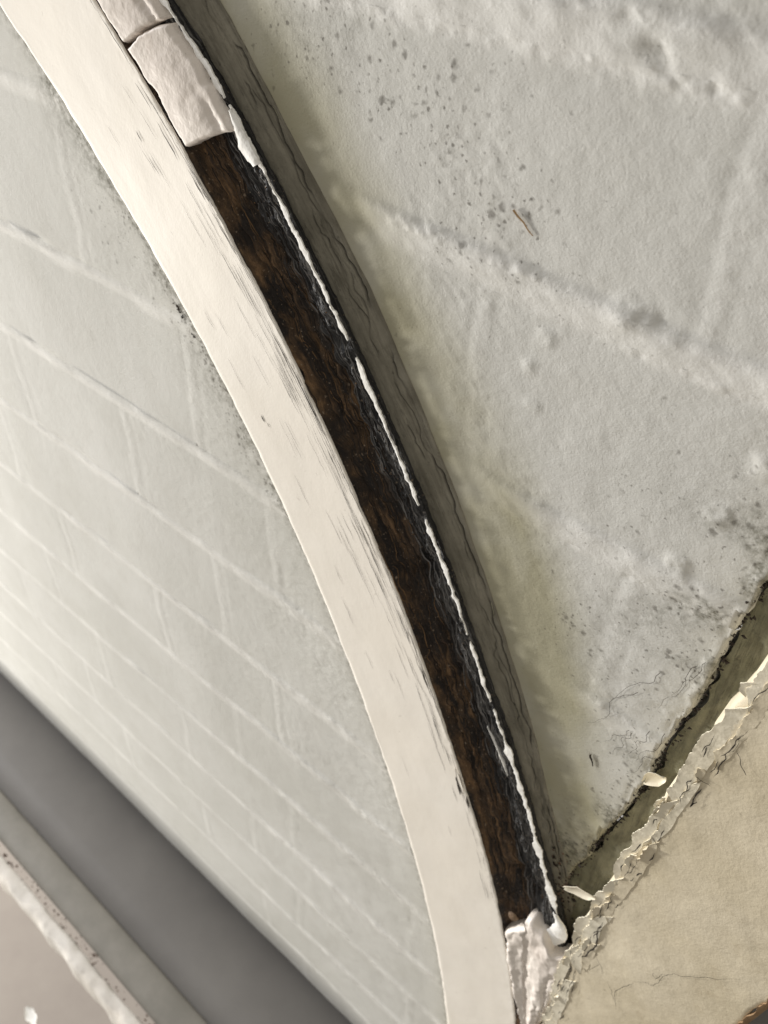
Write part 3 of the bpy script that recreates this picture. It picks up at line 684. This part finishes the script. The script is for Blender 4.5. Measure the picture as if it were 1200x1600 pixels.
def zflake(z0, z1, off, wid, lift, seed, mat='flake', tilt=0.0, jag_=1.0):
    n = max(8, int((z1-z0)/.0008)); z = np.linspace(z0, z1, n); f = np.linspace(0, 1, n)
    env = np.clip(np.minimum(f, 1-f)*6, .12, 1)
    k = z*1000
    outer = off-wid*env*(.75+.55*jag_*fbm(k*.22, k*0, seed, 3)); inner = off+.5*vn(k*.15, k*0, seed+4)
    P = []
    for q in (0, .3, .6, .85, 1.0):
        e = inner*(1-q)+outer*q
        P.append(np.stack([sP(z)+e/1000, -D2-.00025-lift/1000*q**1.6*(.6+.6*np.abs(vn(k*.2, k*0, seed+6))), z+tilt*q*wid/1000+.0003*vn(k*.6, k*0+q*2, seed+8)], -1))
    return slab_obj('paint_flake', np.stack(P, 1), np.array([0, .00045, 0]), M[mat], board, flip=False)
def film(z0, z1, off0, off1, rag, lift, seed, mat):
    """a long ragged layer of paint; its left border is torn, its right border lies on the face"""
    n = int((z1-z0)/.0006); z = np.linspace(z0, z1, n); k = z*1000; f = np.linspace(0, 1, n)
    env = np.clip(np.minimum(f, 1-f)*9, .03, 1)
    tear = fbm(k*.055, k*0, seed, 3)+.5*np.round(1.6*fbm(k*.16, k*0, seed+1, 2))/1.6+.10*fbm(k*.7+vn(k*.2, k*0, seed+9), k*0, seed+2, 3)
    left = off0+rag*tear; right = off1+.8*fbm(k*.08, k*0, seed+3, 3); left = right-(np.maximum(right-left, .4))*env
    lf = lift*(.35+.65*np.abs(fbm(k*.07, k*0, seed+5, 3)))
    P = []
    for q in (0, .12, .35, .65, 1.0):
        e = left*(1-q)+right*q
        P.append(np.stack([sP(z)+e/1000, -D2-.0003-.6*lf/1000*(1-q)**1.5-.00012*fbm(k*.5, k*0+q*4, seed+6, 2), z+.00025*vn(k*.3, k*0+q*2, seed+7)], -1))
    return slab_obj('paint_flake', np.stack(P, 1), np.array([0, .0005, 0]), M[mat], board, flip=True)
for (z0, z1, o0, o1, rg, lf, sd, mt_) in [(-.56, -.372, .8, 5.5, 1.3, 1.2, 11, 'flake'), (-.385, -.300, .6, 4.6, 1.6, 1.7, 12, 'flake'), (-.310, -.232, 1.0, 5.4, 1.1, 1.0, 13, 'flake'), (-.238, -.168, 1.2, 6.2, 1.2, 1.4, 14, 'flake'), (-.172, -.09, 1.6, 7.5, 1.3, 1.0, 15, 'flake'), (-.10, .03, 1.4, 7, 1.2, 1., 16, 'flake'),
      (-.50, -.415, 4.2, 9.5, 1.6, .8, 21, 'flake'), (-.405, -.335, 4.6, 10.5, 1.7, 1.2, 22, 'flake'), (-.342, -.262, 4.8, 9.6, 1.4, .9, 23, 'tan'), (-.268, -.215, 5.2, 9.2, 1.1, .7, 24, 'flake'), (-.205, -.14, 6.4, 10.2, 1.2, .7, 25, 'tan'), (-.398, -.365, 9.6, 13.5, 1.4, .8, 26, 'tan')]:
    film(z0, z1, o0, o1, rg, lf, sd, mt_)
r = random.Random(12)
for i in range(17):
    z0 = r.uniform(-.45, -.08); L_ = r.uniform(.005, .016)
    zflake(z0, z0+L_, r.uniform(1.5, 7.5), r.uniform(1.2, 3.0), r.uniform(.5, 2.0), r.randint(0, 9999), r.choice(['flake', 'flake', 'tan']), tilt=r.uniform(-.8, .8))
# a tongue of paint reaching out over the groove
chip('paint_flake', -.0415, -.3335, -D2-.0008, .0085, math.radians(33), M['flake'], board, 31, aspect=.40, curl=.15)
0 and chip('paint_flake', -.0400, -.3450, -D2-.0004, .0060, math.radians(35), M['flake'], board, 35, aspect=.33, curl=.15)
# dark splits between the flakes and wandering cracks across the face
V = []; Fc = []
def zcrack(pts, wid, seed):
    pts = np.asarray(pts, float); n = max(6, int(np.linalg.norm(np.diff(pts, axis=0), axis=1).sum()/.0012)); f = np.linspace(0, 1, len(pts)); g = np.linspace(0, 1, n)
    Q = np.stack([np.interp(g, f, pts[:, 0]), np.interp(g, f, pts[:, 1])], 1); k = np.arange(n)
    Q += .0007*np.stack([vn(k*.45, k*0, seed), vn(k*.45, k*0+5, seed)], 1)
    t = np.gradient(Q, axis=0); t /= np.linalg.norm(t, axis=1, keepdims=True)+1e-9; nn = np.stack([-t[:, 1], t[:, 0]], 1)
    wv = wid*(np.clip(np.minimum(g, 1-g)*6, .05, 1))*(.5+.8*np.abs(vn(k*.5, k*0, seed+3)))
    b = len(V)
    for q, m_, w_ in zip(Q, nn, wv):
        for s in (-.5, .5):
            a = q+m_*w_*s; V.append((a[0], -D2-.00075, a[1]))
    for i in range(n-1): Fc.append((b+2*i, b+2*i+1, b+2*i+3, b+2*i+2))
for i in range(95):
    z0 = r.uniform(-.5, -.06); o_ = r.choice([2.6, 3.2, 5.6, 6.2, 8.5, 9.5])+r.uniform(-.5, .5); L_ = r.uniform(.004, .016)
    zcrack([(sP(z0)+o_/1000, z0), (sP(z0+L_)+(o_+r.uniform(-.8, .8))/1000, z0+L_)], r.uniform(.00015, .0005), 2000+i)
for i, (pts, wd) in enumerate([([(-.0285, -.352), (-.0255, -.365), (-.0275, -.377), (-.0300, -.388)], .0009), ([(-.0262, -.372), (-.0215, -.380), (-.0175, -.388)], .00025),
      ([(-.0215, -.380), (-.0240, -.394)], .0002), ([(-.0125, -.190), (-.0060, -.199)], .0003), ([(-.0205, -.214), (-.014, -.2145)], .0003), ([(-.0245, -.262), (-.0195, -.266)], .0003),
      ([(-.0050, -.372), (.0020, -.362), (.0048, -.345), (.0120, -.3345), (.0300, -.305)], .00022), ([(-.0050, -.372), (-.010, -.392), (-.006, -.41)], .0002), ([(.0048, -.345), (.0015, -.356), (-.001, -.352)], .0002), ([(-.015, -.39), (-.008, -.402)], .0002)]):
    zcrack(pts, wd, 2500+i)
tag(mesh_obj('paint_crack', np.array(V), Fc, M['dark'], board, smooth=False), kind='stuff')
# brown wood bared on the lower right corner
P = []
zz = np.linspace(-.40, -.285, 90); k = zz*1000
xr = sP(zz)+.0016+.0715
for q in (0, .35, .7, 1): 
    wv = .0006+.0016*np.abs(fbm(k*.12, k*0, 811, 3))
    P.append(np.stack([xr-wv*(1-q)+.0012*q, np.full_like(zz, -D2-.00035+.0012*q*q), zz], -1))
slab_obj('bare_edge', np.stack(P, 1), np.array([0, .0015, 0]), M['bare'], board, flip=True)

# a paint chip caught in the groove
t_ = tag(chip('paint_chip', -.0335, -.2480, .0005, .0062, math.radians(55), M['flake'], None, 41, aspect=.5, curl=.2), 'small pale chip of paint lying in the dirty groove beside the right board', 'paint chip')

# ------------------------------------------------------------------ sill, floor and the grey panel beyond the right board
sill = root('window_sill', (-.45, -.1, -.90), 'grey painted sill with a rounded bead and a chipped white edge, at the foot of the brick wall', 'sill')
def extr(name, prof, x0, x1, mat, parent, nz=60, rough=0.0, seed=0, closed=True):
    prof = np.asarray(prof, float); xs = np.linspace(x0, x1, nz)
    X, I = np.meshgrid(xs, np.arange(len(prof)), indexing='ij')
    y = prof[I, 0]+rough*fbm(X*45, I*.7, seed, 3); z = prof[I, 1]+rough*fbm(X*45, I*.7+9, seed+1, 3)
    return grid_obj(name, np.stack([X, y, z], -1), mat, parent, flip=False)
X0, X1 = -1.25, .1
extr('sill_board', [(.03, -.90), (.03, -.865), (-.060, -.8655), (-.0885, -.866), (-.0885, -.90)], X0, X1, M['grey'], sill)
a = np.linspace(0, math.pi, 14)
extr('bead', np.stack([-.1052+.0165*np.cos(a)*1.0, -.866+.007*np.sin(a)**.8], 1), X0, X1, M['greybead'], sill)
b_ = [(-.1300, -.90), (-.1300, -.869), (-.1308, -.8655), (-.1330, -.8640), (-.1370, -.8640), (-.1420, -.8652), (-.1448, -.869), (-.1450, -.90)]
extr('edge_strip', b_, X0, X1, M['chipped'], sill, 420, .0013, 77)
q = np.stack([rng.uniform(-1.0, -.2, 420), -.1265+rng.normal(0, .0045, 420), -.8665-np.abs(rng.normal(0, .004, 420))], -1)
crumbs('gap_dirt', q, rng.uniform(.0004, .0016, 420)*rng.uniform(.5, 2.2, 420), M['debris'], sill)
fl = extr('floor', [(.6, -1.75), (.0, -1.75), (-2.6, -1.75)], -4.5, 2.5, M['floor'], None, 8); fl['kind'] = 'structure'
chp = chip('paint_chip', -.425, -.899, -.90, .011, .4, M['white'], None, 55)
me = chp.data
chp.rotation_euler = (math.radians(-80), 0, math.radians(-30)); chp.location = (-.4467, -.196, -.898)
tag(chp, 'thin pale chip of paint lying on the grey floor below the chipped sill edge', 'paint chip')
def boxm(name, lo, hi, mat, parent):
    x0, y0, z0 = lo; x1, y1, z1 = hi
    V = [(x0, y0, z0), (x1, y0, z0), (x1, y1, z0), (x0, y1, z0), (x0, y0, z1), (x1, y0, z1), (x1, y1, z1), (x0, y1, z1)]
    return mesh_obj(name, V, [(0, 1, 5, 4), (1, 2, 6, 5), (2, 3, 7, 6), (3, 0, 4, 7), (4, 5, 6, 7), (3, 2, 1, 0)], mat, parent, smooth=False)
tag(boxm('grey_panel', (.020, .006, -.8), (.30, .018, .05), M['grey'], None), 'dark grey panel glimpsed past the chipped lower right corner of the yellowed board', 'panel')
